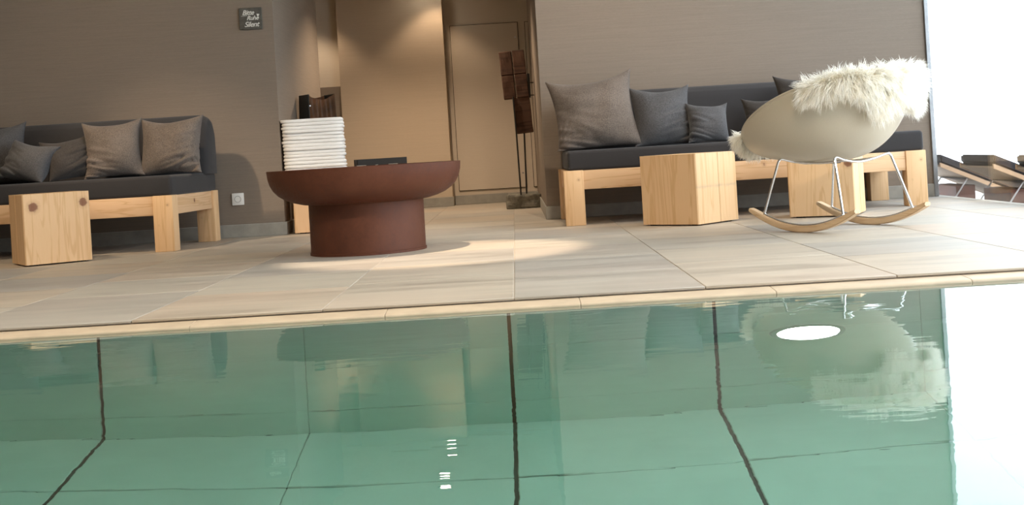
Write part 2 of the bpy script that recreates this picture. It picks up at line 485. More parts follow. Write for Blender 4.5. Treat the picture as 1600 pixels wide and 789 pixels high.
# ------------------------------------------------------------------ pool
WZ = -.027
PX0, PX1, PY0, PY1 = -5.4, 2.4, .55, 3.96
DEPTH = -1.57
PJ, PW = -.050, .652
JW = {0: .006, 1: .006, -2: .006}
pw = struct(link('pool_wall_far', box(PX0, PX1, PY1 + .006, PY1 + .3, DEPTH - .2, -.035), M_joint), 'far pool wall of large pale slabs')
pf = struct(link('pool_floor', box(PX0 - .3, PX1 + .3, PY0 - .3, PY1 + .3, DEPTH - .3, DEPTH - .006), M_joint), 'pool floor of large pale slabs')
struct(link('pool_wall_near', box(PX0 - .3, PX1 + .3, PY0 - .3, PY0, DEPTH, -.01), M_pool))
struct(link('pool_wall_left', box(PX0 - .3, PX0, PY0, PY1, DEPTH, -.01), M_pool))
struct(link('pool_wall_right', box(PX1, PX1 + .3, PY0, PY1, DEPTH, -.01), M_pool))
struct(link('floor_near', box(-6.2, GLASS_X, -3.1, PY0 - .02, -.3, 0), M_tile), 'stone floor on the near side of the pool')
struct(link('floor_side', box(PX1 + .02, FLOOR_X1, PY0 - .02, EDGE_Y, -.3, 0), M_tile))
struct(link('floor_far_side', box(-6.1, PX0 - .02, PY0 - .02, EDGE_Y, -.3, 0), M_tile))
wall_rows = [(DEPTH, -1.361), (-1.361, -.707), (-.707, -.05)]
slab = {}
c = -8
while PJ + c * PW < PX1:
    xa, xb = max(PJ + c * PW, PX0), min(PJ + (c + 1) * PW, PX1)
    if xb - xa > .05:
        for za, zb in wall_rows:
            ja, jb = JW.get(c, .0006), JW.get(c + 1, .0006)
            k = ('w', round(xb - xa, 3), za, ja, jb)
            if k not in slab:
                slab[k] = box(-(xb - xa) / 2 + ja, (xb - xa) / 2 - jb, -.02, 0, 0, zb - za - .004, .0012, 1)
            link('slab', slab[k], M_pool, pw, ((xa + xb) / 2, PY1 + .015, za))
        ys = [PY1, 3.54]
        while ys[-1] > PY0: ys.append(max(ys[-1] - PW, PY0))
        for yb, ya in zip(ys, ys[1:]):
            ja, jb = JW.get(c, .0006), JW.get(c + 1, .0006)
            k = ('f', round(xb - xa, 3), round(yb - ya, 3), ja, jb)
            if k not in slab:
                slab[k] = box(-(xb - xa) / 2 + ja, (xb - xa) / 2 - jb, -(yb - ya) / 2 + .002, (yb - ya) / 2 - .002, -.02, 0, .003, 1)
            link('slab', slab[k], M_pool, pf, ((xa + xb) / 2, (ya + yb) / 2, DEPTH))
    c += 1
# cream edge stones above the water line
pe = struct(link('pool_edge', box(PX0, PX1, PY1 + .02, PY1 + .25, -.09, -.024), M_dark), 'cream stone rim along the water')
prof = [(-.013, -.10), (-.016, -.026), (-.013, -.020), (-.004, -.0168), (.096, -.0118), (.096, -.10)]
x = PX0; i = 0
es = prism_x(prof, -.3094, .3094, .0012, 1)
while x < PX1 - .05:
    link('edge_stone', es, M_coping, pe, (x + .31, PY1, 0)); x += .62; i += 1
wat = link('water', box(PX0 - .05, PX1 + .05, PY0 - .05, PY1 + .05, DEPTH - .1, WZ), M_water)
tag(wat, 'clear blue green water filling the pool in the foreground', 'water', None, 'stuff')
# underwater lamp
pl = thing('pool_lamp', 'round white glowing lamp under water in the pool wall', 'lamp', (.892, PY1 - .006, -.765))
link('lamp_ring', lathe([(.10, .0), (.10, .018), (.118, .014), (.122, 0)], 40), M_steel, pl, (0, 0, 0), (R(90), 0, 0))
link('lamp_lens', lathe([(0, .012), (.06, .011), (.10, .006), (.10, 0)], 40), M_lamp, pl, (0, 0, 0), (R(90), 0, 0))
# recessed downlights mirrored in the water
for (x, y, lb) in ((-.74, 11.52, 'round ceiling downlight close to the beige alcove wall, mirrored as the upper white dot'), (-.73, 10.2, 'round ceiling downlight over the alcove floor, mirrored as the lower white dot')):
    t = thing('ceiling_downlight', lb, 'lamp', (x, y, 2.15), 0, 'alcove downlights')
    link('trim_ring', lathe([(.045, -.002), (.045, -.012), (.062, -.008), (.064, 0)], 32), M_steel, t)
    link('bulb_glass', lathe([(0, -.006), (.045, -.005), (.045, 0)], 24), M_bulb, t)

# ------------------------------------------------------------------ benches
BW = .9
def bench(name, label, x0, x1, y0, rz, back0, back1, pivot):
    t = thing(name, label, 'bench', (pivot, y0, 0), rz)
    x0 -= pivot; x1 -= pivot; back0 -= pivot; back1 -= pivot
    LW, LD, H = .122, .10, .337
    post = box(-LW / 2, LW / 2, -LD / 2, LD / 2, 0, H, .004, 2)
    for xx in (x0 + LW / 2, x1 - LW / 2):
        for yy in (LD / 2, BW - LD / 2):
            link('leg', post, M_spruce, t, (xx, yy, 0))
    rl = (x1 - x0) - 2 * LW
    rail = box(-rl / 2, rl / 2, -.04, .04, -.058, .058, .003, 2)
    for yy in (.05, BW - .05): link('rail', rail, M_rail, t, ((x0 + x1) / 2, yy, H - .060))
    end = box(-.045, .045, -(BW - 2 * LD) / 2, (BW - 2 * LD) / 2, -.058, .058, .003, 2)
    for s, xx in ((1, x0 + .06), (-1, x1 - .06)): link('end_rail', end, M_rail_y, t, (xx, BW / 2, H - .060))
    for i in range(9):
        xx = x0 + .2 + i * (x1 - x0 - .4) / 8
        link('slat', box(-.04, .04, .09, BW - .09, H - .03, H - .012), M_rail_y, t, (xx, 0, 0))
    cz0, cz1 = H - .004, .458
    st = link('seat_cushion', box(x0 + .03, x1 - .004, .012, BW - .02, cz0, cz1, .022, 4), M_bench, t)
    # piping around the upper edge
    link('seam', tube([(x0 + .036, .018, cz0 + .018), (x1 - .031, .018, cz0 + .018)], .003, 6), M_bench, st)
    P = [(BW - .26, cz1 - .01), (BW - .205, .76), (BW - .18, .81), (BW - .13, .838), (BW - .075, .83), (BW - .04, .79), (BW - .022, .72), (BW - .015, cz1 - .01)]
    sp = smooth_path([(a, b, 0) for a, b in P], 3)
    pts = [(p.x, p.y) for p in sp]; cy = sum(p[0] for p in pts) / len(pts)
    bm = bmesh.new(); rows = []
    for xx, f in ((back0, .70), (back0 + .008, .84), (back0 + .025, .93), (back0 + .06, 1), (back1 - .06, 1), (back1 - .025, .93), (back1 - .008, .84), (back1, .70)):
        rows.append([bm.verts.new((xx, cy + (a - cy) * f, cz1 - .01 + (b - cz1 + .01) * (.35 + .65 * f if b > cz1 else 1))) for a, b in pts])
    for A, B in zip(rows, rows[1:]):
        for k in range(len(pts)): bm.faces.new((A[k], A[(k + 1) % len(pts)], B[(k + 1) % len(pts)], B[k]))
    bm.faces.new(rows[0]); bm.faces.new(rows[-1][::-1])
    link('back_cushion', finish(bm, 'back', True, 60), M_bench, t)
    return t
b1 = bench('wooden_bench', 'spruce beam bench with charcoal seat under the small slate sign', -4.30, -2.06, 7.46, R(-4.0), -4.28, -2.045, -2.06)
b2 = bench('wooden_bench', 'spruce beam bench with charcoal seat behind the rocking chair', .289, 2.50, 7.60, 0, .325, 1.95, .289)

# ------------------------------------------------------------------ cushions
def cushion_mesh(w, h, T, seed, pinch=.13):
    N = 46
    bm = bmesh.new()
    fx = random.choice((-1, 1))
    for s in (1, -1):
        g = []
        for i in range(N + 1):
            row = []
            for j in range(N + 1):
                u = -1 + 2 * i / N; v = -1 + 2 * j / N
                uu = math.sin(u * math.pi / 2) * .35 + u * .65; vv = math.sin(v * math.pi / 2) * .35 + v * .65
                th = T * ((1 - abs(uu) ** 2.3) * (1 - abs(vv) ** 2.3)) ** .55
                x = uu * w / 2 * (1 - pinch * (1 - vv * vv) * abs(uu) ** 2); z = vv * h / 2 * (1 - pinch * (1 - uu * uu) * abs(vv) ** 2)
                # creases running in from one lower side, soft lumps elsewhere
                a = .35 * fx
                al, ac = x * math.cos(a) + z * math.sin(a), -x * math.sin(a) + z * math.cos(a)
                n = mnoise.noise(Vector((al * 4.5 + seed * 3, ac * 30, seed * 1.7)))
                rdg = (1 - min(1, abs(n) * 3.2)) ** 2
                n2 = mnoise.noise(Vector((x * 8 + seed * 2, z * 7, seed)))
                am = max(0, min(1, .55 - vv * .8)) * max(0, .25 + fx * uu * .75)
                th += (-rdg * .030 * am + n * .024 * am + n2 * .016) * min(1, th / (T * .3))
                z -= .05 * h * max(0, vv) * (1 - uu * uu)
                row.append(bm.verts.new((x, -s * th, z)))
            g.append(row)
        for i in range(N):
            for j in range(N):
                bm.faces.new((g[i][j], g[i + 1][j], g[i + 1][j + 1], g[i][j + 1]))
    bmesh.ops.remove_doubles(bm, verts=bm.verts, dist=1e-4)
    return finish(bm, 'cushion', True)
def cushion(label, x, y, w, h, T, lean, rz, roll, mat, seed, zb=.458, group='loose bench cushions', sink=.018):
    # stands on its lower edge, leaning back by lean degrees, the lower edge squashed flat on the seat
    me = cushion_mesh(w, h, T, seed)
    o = link('cushion', me, mat)
    M = Matrix.Rotation(R(rz), 4, 'Z') @ Matrix.Rotation(R(-lean), 4, 'X') @ Matrix.Rotation(R(roll), 4, 'Y')
    zmin = min((M @ v.co).z for v in me.vertices)
    W = Matrix.Translation((x, y, zb - zmin - sink)) @ M
    Wi = W.inverted()
    for v in me.vertices:
        p = W @ v.co
        lim = zb + .022
        if p.z < lim:
            p.z = zb + .001 + .021 * max(0, (p.z - zb + sink) / (.022 + sink)) ** 1.5
            v.co = Wi @ p
    me.update()
    o.matrix_world = W
    return tag(o, label, 'cushion', group)
G1, G2 = 'cushions on the bench under the sign', 'cushions on the bench behind the rocking chair'
cushion('taupe cushion at the right end of the bench under the sign, creased low down', -2.175, 7.93, .415, .40, .10, 15, -6, -1, M_cushW, 1.3, group=G1)
cushion('taupe cushion with a sagging top, second from the right end under the sign', -2.535, 7.90, .375, .40, .10, 18, 8, -3, M_cushW, 4.1, group=G1)
cushion('small dark cushion between the sagging taupe cushion and the slumped one', -2.80, 7.84, .30, .29, .08, 20, 24, -8, M_cushD, 7.7, group=G1)
cushion('small dark slumped cushion above the knotted wooden block', -3.03, 7.78, .36, .28, .085, 30, -14, 12, M_cushB, 9.2, group=G1)
cushion('slate cushion cut by the left picture edge', -3.33, 7.99, .42, .42, .10, 14, 12, -2, M_cushB, 2.6, group=G1)
cushion('largest taupe cushion at the left end of the bench behind the rocker', .525, 8.00, .56, .53, .12, 17, -3, -6, M_cushW, 5.5, group=G2, sink=.05)
cushion('medium slate cushion beside the largest taupe cushion', .955, 7.99, .40, .42, .10, 16, 6, 0, M_cushB, 3.4, group=G2)
cushion('small slate cushion in front of the backrest, third from the left', 1.235, 7.92, .275, .28, .08, 18, 6, 3, M_cushB, 8.8, group=G2)
cushion('small dark cushion half hidden behind the front of the rocker', 1.635, 8.05, .30, .30, .075, 14, -4, -2, M_cushD, 6.6, group=G2)
cushion('dark brown cushion standing behind the rocker shell', 1.935, 8.10, .44, .44, .09, 13, -4, -2, M_cushD, 1.9, group=G2)

# ------------------------------------------------------------------ wooden blocks
def block(label, front, deg, side, h, mat, notch, loc=None):
    """front = the floor corner nearest the camera; notch = list of (face, fraction, width, depth)"""
    c = side / 2
    a = R(deg)
    if loc is None:
        cx = front[0] + math.cos(a) * c - math.sin(a) * c; cy = front[1] + math.sin(a) * c + math.cos(a) * c
    else: cx, cy = loc
    corners = [(-c, -c), (c, -c), (c, c), (-c, c)]
    pts = []
    for f in range(4):
        p, q = Vector(corners[f]), Vector(corners[(f + 1) % 4]); d = (q - p) / side; n = Vector((-d.y, d.x))
        pts.append(tuple(p + d * .006)); 
        for (ff, fr, wd, dp) in notch:
            if ff == f:
                m = p + d * side * fr
                pts += [tuple(m - d * wd / 2), tuple(m + n * dp), tuple(m + d * wd / 2)]
        pts.append(tuple(q - d * .006))
    t = thing('wooden_block', label, 'side table', (cx, cy, 0), a, 'solid timber blocks used as side tables')
    bm = prism_bm(pts, .008, h)
    link('block_body', finish(bm, 'block'), mat, t)
    for sx in (-1, 1):
        for sy in (-1, 1):
            link('glide', box(-.02, .02, -.02, .02, 0, .009), M_dark, t, (sx * (c - .05), sy * (c - .05), 0))
    return t
# face 0 looks along -y of the block, face 1 +x, face 2 +y, face 3 -x
block('spruce block with two dark knots at its top corners, left of the picture', (-2.715, 6.85), 33, .36, .397, M_cubeA, [(3, .47, .012, .03)])
block('spruce block with a grey stain and crack, between bench and rocker', (1.0, 6.94), 46, .395, .403, M_cubeB, [(0, .54, .004, .02)])
block('spruce block with one knot standing behind the legs of the rocker', (1.884, 6.97), 0, .37, .40, M_cubeC, [(1, .5, .008, .02)], (1.885 - .17 + .075, 6.97 + .17 + .075))
bpy.context.view_layer.update()
bk = [o for o in col.objects if o.name.startswith('wooden_block')][-1]
bk.rotation_euler = (0, 0, R(-24)); bk.location = (1.884 - .185 * math.cos(R(24)) + .185 * math.sin(R(24)), 6.97 + .185 * math.sin(R(24)) + .185 * math.cos(R(24)), 0)
block('plain orange toned spruce block under the white towel stack', None, 0, .38, .40, M_cubeD, [], (-1.34, 8.71))
block('plain spruce block under the black box behind the rusty bowl', None, 0, .37, .40, M_cubeD, [], (-.935, 8.71))
block('plain spruce block under the leather bag at the alcove side wall', None, 0, .35, .40, M_cubeD, [], (-1.41, 9.30))

# ------------------------------------------------------------------ bag on the hindmost block
bag = thing('log_bag', 'tall black and brown leather bag standing behind the towel stack', 'bag', (-1.447, 9.30, .40), R(36))
HB = .585
def quad_slab(a, b, c_, d, th):
    a, b, c_, d = map(Vector, (a, b, c_, d)); n = (b - a).cross(d - a).normalized() * th
    bm = bmesh.new(); vs = [bm.verts.new(p) for p in (a, b, c_, d)] + [bm.verts.new(p + n) for p in (a, b, c_, d)]
    for f in ((0, 1, 2, 3), (4, 5, 6, 7), (0, 1, 5, 4), (1, 2, 6, 5), (2, 3, 7, 6), (3, 0, 4, 7)): bm.faces.new([vs[i] for i in f])
    return finish(bm, 'panel')
def folded_panel(w0, w1, y0, y1, h, dip, sgn):
    bm = bmesh.new(); N, K = 20, 14; g = []
    for i in range(N + 1):
        u = -1 + 2 * i / N; row = []
        for j in range(K + 1):
            t = j / K; hh = h - dip * (1 - u * u)
            w = w0 + (w1 - w0) * t; y = y0 + (y1 - y0) * t + .012 * math.sin(u * 9 + t * 2) * t * sgn
            row.append(bm.verts.new((u * w, y, t * hh)))
        g.append(row)
    for i in range(N):
        for j in range(K): bm.faces.new((g[i][j], g[i + 1][j], g[i + 1][j + 1], g[i][j + 1]))
    bmesh.ops.solidify(bm, geom=bm.faces[:], thickness=.006)
    return finish(bm, 'panel', True, 60)
link('bag_front', folded_panel(.112, .105, -.10, -.07, HB, .04, 1), M_leather, bag)
link('bag_back', folded_panel(.112, .105, .10, .07, HB, .02, -1), M_leather, bag)
for s in (-1, 1):
    link('bag_side', quad_slab((s * .112, -.10, 0), (s * .112, .10, 0), (s * .105, .07, HB), (s * .105, -.07, HB), .006 * s), M_bagdark, bag)
    for y0, y1 in ((-.10, -.07), (.10, .07)):
        link('edge_binding', tube([(s * .112, y0, 0), (s * .105, y1, HB)], .007, 8), M_bagdark, bag)
link('bag_bottom', box(-.108, .108, -.095, .095, 0, .008), M_bagdark, bag)
for z in (.40, .50):
    link('rivet', lathe([(0, .006), (.006, .004), (.008, 0)], 12), M_steel, bag, (-.100, -.107 + .03 * z / HB, z), (R(90), 0, 0))

# ------------------------------------------------------------------ rusty bowl
BX, BY = -.788, 6.51
bowl = thing('fire_bowl', 'wide round rusted steel bowl on a drum base in front of the towels', 'bowl', (BX, BY, 0))
link('drum_base', lathe([(0, 0), (.302, 0), (.302, .012), (.298, .014), (.298, .262), (0, .262)], 96), M_rust, bowl)
outer = [(.285, .258), (.33, .264), (.375, .276), (.415, .292), (.448, .314), (.474, .342), (.490, .372), (.499, .405), (.5025, .445)]
inner = [(.4945, .445), (.491, .405), (.482, .375), (.466, .347), (.442, .321), (.411, .300), (.372, .284), (.33, .272), (0, .266)]
link('bowl_dish', lathe(outer + inner, 96), M_rust, bowl)

# ------------------------------------------------------------------ towels
NT_ = 16
TZ0, TH = .400, .0241
ordn = ['topmost', 'second from the top', 'third from the top', 'fourth from the top', 'fifth from the top', 'sixth from the top', 'seventh from the top', 'eighth from the top', 'ninth from the top', 'tenth from the top', 'eleventh from the top', 'twelfth from the top', 'thirteenth from the top', 'fourteenth from the top', 'second from the bottom', 'lowest']
def towel_layer(w, d, t, seed, wob):
    """one fold of terry cloth: a soft slab with a rounded rim"""
    bm = bmesh.new(); NX, NY = 18, 10
    prof = [(0, 0), (.6, .0), (.9, .12), (1.0, .5), (.9, .88), (.6, 1), (0, 1)]
    rows = []
    ring = []
    for i in range(48):
        a = 2 * math.pi * i / 48
        ca, sa = math.cos(a), math.sin(a)
        k = (abs(ca) ** 8 + abs(sa) ** 8) ** (-1 / 8)
        ring.append((ca * k * w / 2, sa * k * d / 2))
    for (f, z) in [(.0, 0), (.5, 0), (.955, .0), (.983, .12), (.995, .3), (.997, .5), (.995, .7), (.983, .88), (.955, 1), (.5, 1), (0, 1)]:
        if f == 0:
            rows.append([bm.verts.new((0, 0, z * t))]); continue
        rr = []
        for (x, y) in ring:
            n = mnoise.noise(Vector((x * 6 + seed, y * 6, seed * 3.1)))
            n2 = mnoise.noise(Vector((x * 14 + seed * 2, y * 9, z + seed)))
            e = 1 + .015 * n2 * (f > .9)
            rr.append(bm.verts.new((x * f * e, y * f * e, z * t + wob * n)))
        rows.append(rr)
    for A, B in zip(rows, rows[1:]):
        for i in range(48):
            j = (i + 1) % 48
            if len(A) == 1: bm.faces.new((A[0], B[j], B[i]))
            elif len(B) == 1: bm.faces.new((A[i], A[j], B[0]))
            else: bm.faces.new((A[i], A[j], B[j], B[i]))
    return finish(bm, 'towel', True)
for i in range(NT_):
    k = NT_ - 1 - i
    lean = -.0012 * i + .014
    dx = random.uniform(-.006, .006) + lean * .5; dy = random.uniform(-.006, .006)
    t = thing('towel', 'white folded terry towel, ' + ordn[k] + ' of the stack behind the rusty bowl', 'towel', (-1.392 + dx, 8.70 + dy, TZ0 + i * TH), R(6 + random.uniform(-1.5, 1.5)), 'stacked white towels')
    w, d = .425 + random.uniform(-.009, .009), .29 + random.uniform(-.008, .008)
    link('fold', towel_layer(w, d, TH * .955, i * 1.7, .0015), M_towel, t)

# black tray box and small rolled cloths
tr = thing('tray_box', 'low black box with open top to the right of the towel stack', 'box', (-.945, 8.765, .40), R(13))
link('box_floor', box(-.17, .17, -.10, .10, 0, .008), M_black, tr)
for s in (-1, 1):
    link('long_side', box(-.17, .17, s * .10 - .005, s * .10 + .005, 0, .084, .001, 1), M_black, tr)
    link('short_side', box(s * .17 - .005, s * .17 + .005, -.095, .095, 0, .084, .001, 1), M_black, tr)
for (x, y, a, nm) in ((-1.055, 8.575, 8, 'rolled white face cloth in front of the black box, nearest the towels'), (-.945, 8.580, 80, 'rolled white face cloth in front of the black box, the middle one'), (-.84, 8.585, -6, 'rolled white face cloth in front of the black box, the right one')):
    t = thing('rolled_cloth', nm, 'towel', (x, y, .40 + .0225), R(a), 'rolled face cloths')
    pts = []
    for q in range(60):
        ang = q * .35; rr = .004 + .0165 * q / 59
        pts.append((rr * math.cos(ang), rr * math.sin(ang)))
    bm = bmesh.new()
    A = [bm.verts.new((-.032, p[0], p[1])) for p in pts]; B = [bm.verts.new((.032, p[0], p[1])) for p in pts]
    for q in range(59): bm.faces.new((A[q], A[q + 1], B[q + 1], B[q]))
    bmesh.ops.solidify(bm, geom=bm.faces[:], thickness=.004)
    link('roll', finish(bm, 'roll', True, 60), M_towel, t)

# ------------------------------------------------------------------ sign and socket
sg = thing('wall_sign', 'small dark square sign with white handwriting on the brown wall', 'sign', (-1.752, WALL_Y, 1.492), 0)
link('sign_board', box(-.077, .077, -.014, 0, -.074, .074, .002, 1), M_slate, sg)
def text(body, x, z, size, parent, name):
    cu = bpy.data.curves.new(name, 'FONT'); cu.body = body; cu.size = size; cu.shear = .35; cu.extrude = .0006; cu.offset = .0004
    cu.space_character = .92
    tmp = bpy.data.objects.new('tmp', cu); col.objects.link(tmp)
    bpy.context.view_layer.update()
    me = bpy.data.meshes.new_from_object(tmp.evaluated_get(bpy.context.evaluated_depsgraph_get()))
    bpy.data.objects.remove(tmp)
    o = link(name, me, None, parent, (x, -.0148, z), (R(90), 0, 0))
    me.materials.clear(); me.materials.append(M_chalk)
    return o
text('Bitte', -.055, .026, .046, sg, 'lettering')
text('Ruhe', -.026, -.010, .042, sg, 'lettering')
text('Silent', -.044, -.056, .050, sg, 'lettering')
link('underline', tube([(-.062, -.0152, .018), (-.022, -.0152, .021)], .0012, 6), M_chalk, sg)
link('exclamation_mark', finish(prism_bm([(.044, .030), (.064, .028), (.056, .012), (.050, .012)], -.0008, .0008), 'w'), M_chalk, sg, (0, -.0148, 0), (R(90), 0, 0))
link('exclamation_dot', finish(prism_bm([(.050, .002), (.056, .002), (.056, .008), (.050, .008)], -.0008, .0008), 'w'), M_chalk, sg, (0, -.0148, 0), (R(90), 0, 0))
sk = thing('wall_socket', 'white square power socket low on the brown wall beside the bench', 'socket', (-1.912, WALL_Y, .262), 0)
link('cover_plate', box(-.041, .041, -.010, 0, -.041, .041, .003, 2), M_white, sk)
ins = link('socket_insert', lathe([(0, -.004), (.019, -.004), (.0195, .001), (.023, .0015), (.023, 0)], 32), M_greyhole, sk, (0, -.0105, 0), (R(90), 0, 0))
for s in (-1, 1): link('pin_hole', lathe([(0, .0005), (.0035, .0005), (.0035, 0)], 12), M_dark, ins, (s * .0095, 0, -.0035))

# ------------------------------------------------------------------ sculpture
SX, SY = .055, 10.46
sc_ = thing('timber_sculpture', 'rustic sculpture of two dark timber blocks on iron rods and stone', 'sculpture', (SX, SY, 0))
bm = box_bm(-.143, .143, -.10, .10, 0, .118, .012, 2)
bmesh.ops.subdivide_edges(bm, edges=bm.edges[:], cuts=4, use_grid_fill=True)
for v in bm.verts:
    if v.co.z > .002:
        n = Vector((mnoise.noise(v.co * 14), mnoise.noise(v.co * 14 + Vector((9, 0, 0))), mnoise.noise(v.co * 14 + Vector((0, 7, 0)))))
        v.co += n * .016
link('stone_base', finish(bm, 'stone', False), M_rock, sc_)
PXM = 10.46 / 1950
def sculpt_block(parent, name, x0, x1, z0, z1, d, tilt, split):
    w, h = x1 - x0, z1 - z0
    rt = link(name, None, None, parent, ((x0 + x1) / 2, 0, (z0 + z1) / 2), (0, R(tilt), 0)) if False else None
    objs = []
    if split:
        cells = [(-w / 2, -.004, 0, h / 2), (.004, w / 2, 0, h / 2), (-w / 2, -.004, -h / 2, -.003), (.004, w / 2, -h / 2, -.003)]
    else: cells = [(-w / 2, w / 2, -h / 2, h / 2)]
    first = None
    for (a, b, c_, e) in cells:
        bm = box_bm(a, b, -d / 2, d / 2, c_, e, .006, 2)
        bmesh.ops.subdivide_edges(bm, edges=[q for q in bm.edges if q.calc_length() > .05], cuts=3, use_grid_fill=True)
        for v in bm.verts: v.co += Vector((mnoise.noise(v.co * 20), mnoise.noise(v.co * 20 + Vector((3, 0, 0))), 0)) * .004
        o = link(name, finish(bm, name, False), M_oldwood, parent, ((x0 + x1) / 2, 0, (z0 + z1) / 2), (0, R(tilt), 0))
        first = first or o
    return first
ub = sculpt_block(sc_, 'upper_block', -.127, .082, .92, 1.315, .16, -3.2, True)
lb = sculpt_block(sc_, 'lower_block', -.035, .105, .625, .925, .15, -3.5, False)
link('split_line', box(-.008, .000, -.07, .07, -.185, .185), M_dark, ub)
link('iron_plate', box(.088, .108, -.05, .03, .92, 1.12, .002, 1), M_blackm, sc_)
for z in (.94, 1.045): link('pin', tube([(.09, 0, z), (.138, 0, z)], .004, 8), M_blackm, sc_)
link('rod', tube([(-.022, -.085, .10), (-.030, -.085, .62), (-.040, -.085, .93)], .007, 8), M_blackm, sc_)
link('rod', tube([(.026, .0, .10), (.036, .0, .64)], .007, 8), M_blackm, sc_)

# ------------------------------------------------------------------ rocking chair
CX, CY, CROT = 1.575, 6.17, R(31)
SA, SW, SC = .455, .365, .05        # half length, half width, forward shift
def rim(phi):
    """phi = 0 is the middle of the back, +90 deg the right side (local x), 180 the front; local y points forward"""
    c_, s_ = math.cos(phi), math.sin(phi)
    return Vector((SW * s_, SC - SA * c_, .59 + .165 * c_ + .045 * s_ * s_))
BOT = Vector((0, .02, .335))
def shell(phi, s):
    q = rim(phi); a = s * math.pi / 2
    k = math.sin(a) ** .92; h = (1 - math.cos(a)) ** 1.08
    return Vector((BOT.x + (q.x - BOT.x) * k, BOT.y + (q.y - BOT.y) * k, BOT.z + (q.z - BOT.z) * h))
def shell_normal(phi, s):
    e = 1e-3
    a = shell(phi + e, s) - shell(phi - e, s); b = shell(phi, s + e) - shell(phi, s - e)
    n = b.cross(a).normalized()
    if n.dot(shell(phi, s) - Vector((0, .05, .72))) < 0: n = -n
    return n
ch = thing('rocking_chair', 'taupe plastic shell rocking chair on chrome wire legs and wooden runners', 'chair', (CX, CY, 0), CROT)
bm = bmesh.new(); NP, NS = 96, 28; rows = []
for j in range(NS + 1):
    s = .02 + .98 * j / NS
    rows.append([bm.verts.new(shell(2 * math.pi * i / NP, s)) for i in range(NP)])
c0 = bm.verts.new(BOT)
for i in range(NP): bm.faces.new((c0, rows[0][i], rows[0][(i + 1) % NP]))
for A, B in zip(rows, rows[1:]):
    for i in range(NP): bm.faces.new((A[i], A[(i + 1) % NP], B[(i + 1) % NP], B[i]))
bmesh.ops.recalc_face_normals(bm, faces=bm.faces)
sh = link('seat_shell', finish(bm, 'shell', True), M_shell, ch)
md = sh.modifiers.new('thickness', 'SOLIDIFY'); md.thickness = .008; md.offset = 0
link('rim_bead', tube([rim(2 * math.pi * i / 120) for i in range(121)], .0065, 8), M_shell, sh)
RS = .235
def runner_z(y): return .0 + .096 * (abs(y) / .36) ** 2.0
def runner():
    bm = bmesh.new(); N = 36; rr = []
    for i in range(N + 1):
        y = -.36 + .72 * i / N; z = runner_z(y); e = 1 - .35 * (abs(y) / .36) ** 8
        th = .030 * e; w = .020
        rr.append([bm.verts.new(p) for p in ((-w, y, z), (w, y, z), (w, y, z + th), (-w, y, z + th))])
    for A, B in zip(rr, rr[1:]):
        for k in range(4): bm.faces.new((A[k], A[(k + 1) % 4], B[(k + 1) % 4], B[k]))
    bm.faces.new(rr[0][::-1]); bm.faces.new(rr[-1])
    bmesh.ops.recalc_face_normals(bm, faces=bm.faces)
    bmesh.ops.bevel(bm, geom=[e for e in bm.edges if e.calc_length() > 0 and abs((e.verts[0].co - e.verts[1].co).normalized().y) > .5], offset=.004, segments=2, affect='EDGES')
    return finish(bm, 'runner', True, 40)
rm = runner()
for s in (-1, 1): link('runner', rm, M_ash, ch, (s * RS, 0, 0))
WR = .0062
for sy, nm in ((1, 'front'), (-1, 'back')):
    fz = runner_z(.27) + .024
    tops = []
    for s in (-1, 1):
        foot = Vector((s * RS, sy * .27, fz)); top = Vector((s * .19, sy * .19, .352))
        link('leg', tube([foot, foot.lerp(top, .5), top - Vector((0, 0, .004))], WR, 10), M_chrome, ch)
        tops.append(top)
    zc = min(shell(0 if sy < 0 else math.pi, .42).z, .345) - .012
    p = smooth_path([tops[0] - Vector((0, 0, .006)), tops[0] + Vector((.018, -sy * .004, .004)), Vector((-.10, sy * .17, .338)), Vector((0, sy * .165, .326)), Vector((.10, sy * .17, .338)), tops[1] + Vector((-.018, -sy * .004, .004)), tops[1] - Vector((0, 0, .006))], 6)
    link('cross_wire', tube(p, WR, 10), M_chrome, ch)
for s in (-1, 1):
    p = [Vector((s * RS, y, runner_z(y) + .034)) for y in np.linspace(-.27, .27, 19)]
    link('runner_wire', tube(p, WR * .85, 8), M_chrome, ch)
    link('seat_wire', tube(smooth_path([(s * .10, -.17, .338), (s * .10, 0, .329), (s * .10, .17, .338)], 6), WR, 8), M_chrome, ch)
link('mount_pad', lathe([(0, -.012), (.045, -.012), (.05, 0), (0, 0)], 24), M_blackm, ch, (0, .02, .334))

# sheepskin: hide draped over the back and the front lip, wool in locks
sk_ = thing('sheepskin', 'long haired cream sheepskin thrown over the rocking chair', 'sheepskin', (CX, CY, 0), CROT)
def drape(phi, t, lo_in, out):
    """t in 0..1 runs from inside the seat (0) over the rim (.5) to the outside"""
    if t < .5:
        s = lo_in + (1 - lo_in) * t / .5
        p = shell(phi, s); n = -shell_normal(phi, s); return p + n * (.034 if s < .9 else .018), n
    s = 1 - out * (t - .5) / .5
    p = shell(phi, s); n = shell_normal(phi, s)
    return p + n * .018, n
def out_len(phi):
    d = math.degrees(phi)
    b = .03 + .21 * math.exp(-((d + 14) / 17) ** 2) + .06 * math.exp(-((d + 52) / 10) ** 2) + .18 * math.exp(-((d - 36) / 34) ** 2)
    return min(b, .28)
patches = [(R(-63), R(88), .35, out_len), (R(150), R(222), .30, lambda ph: .03 + .05 * math.exp(-((math.degrees(ph) - 195) / 20) ** 2))]
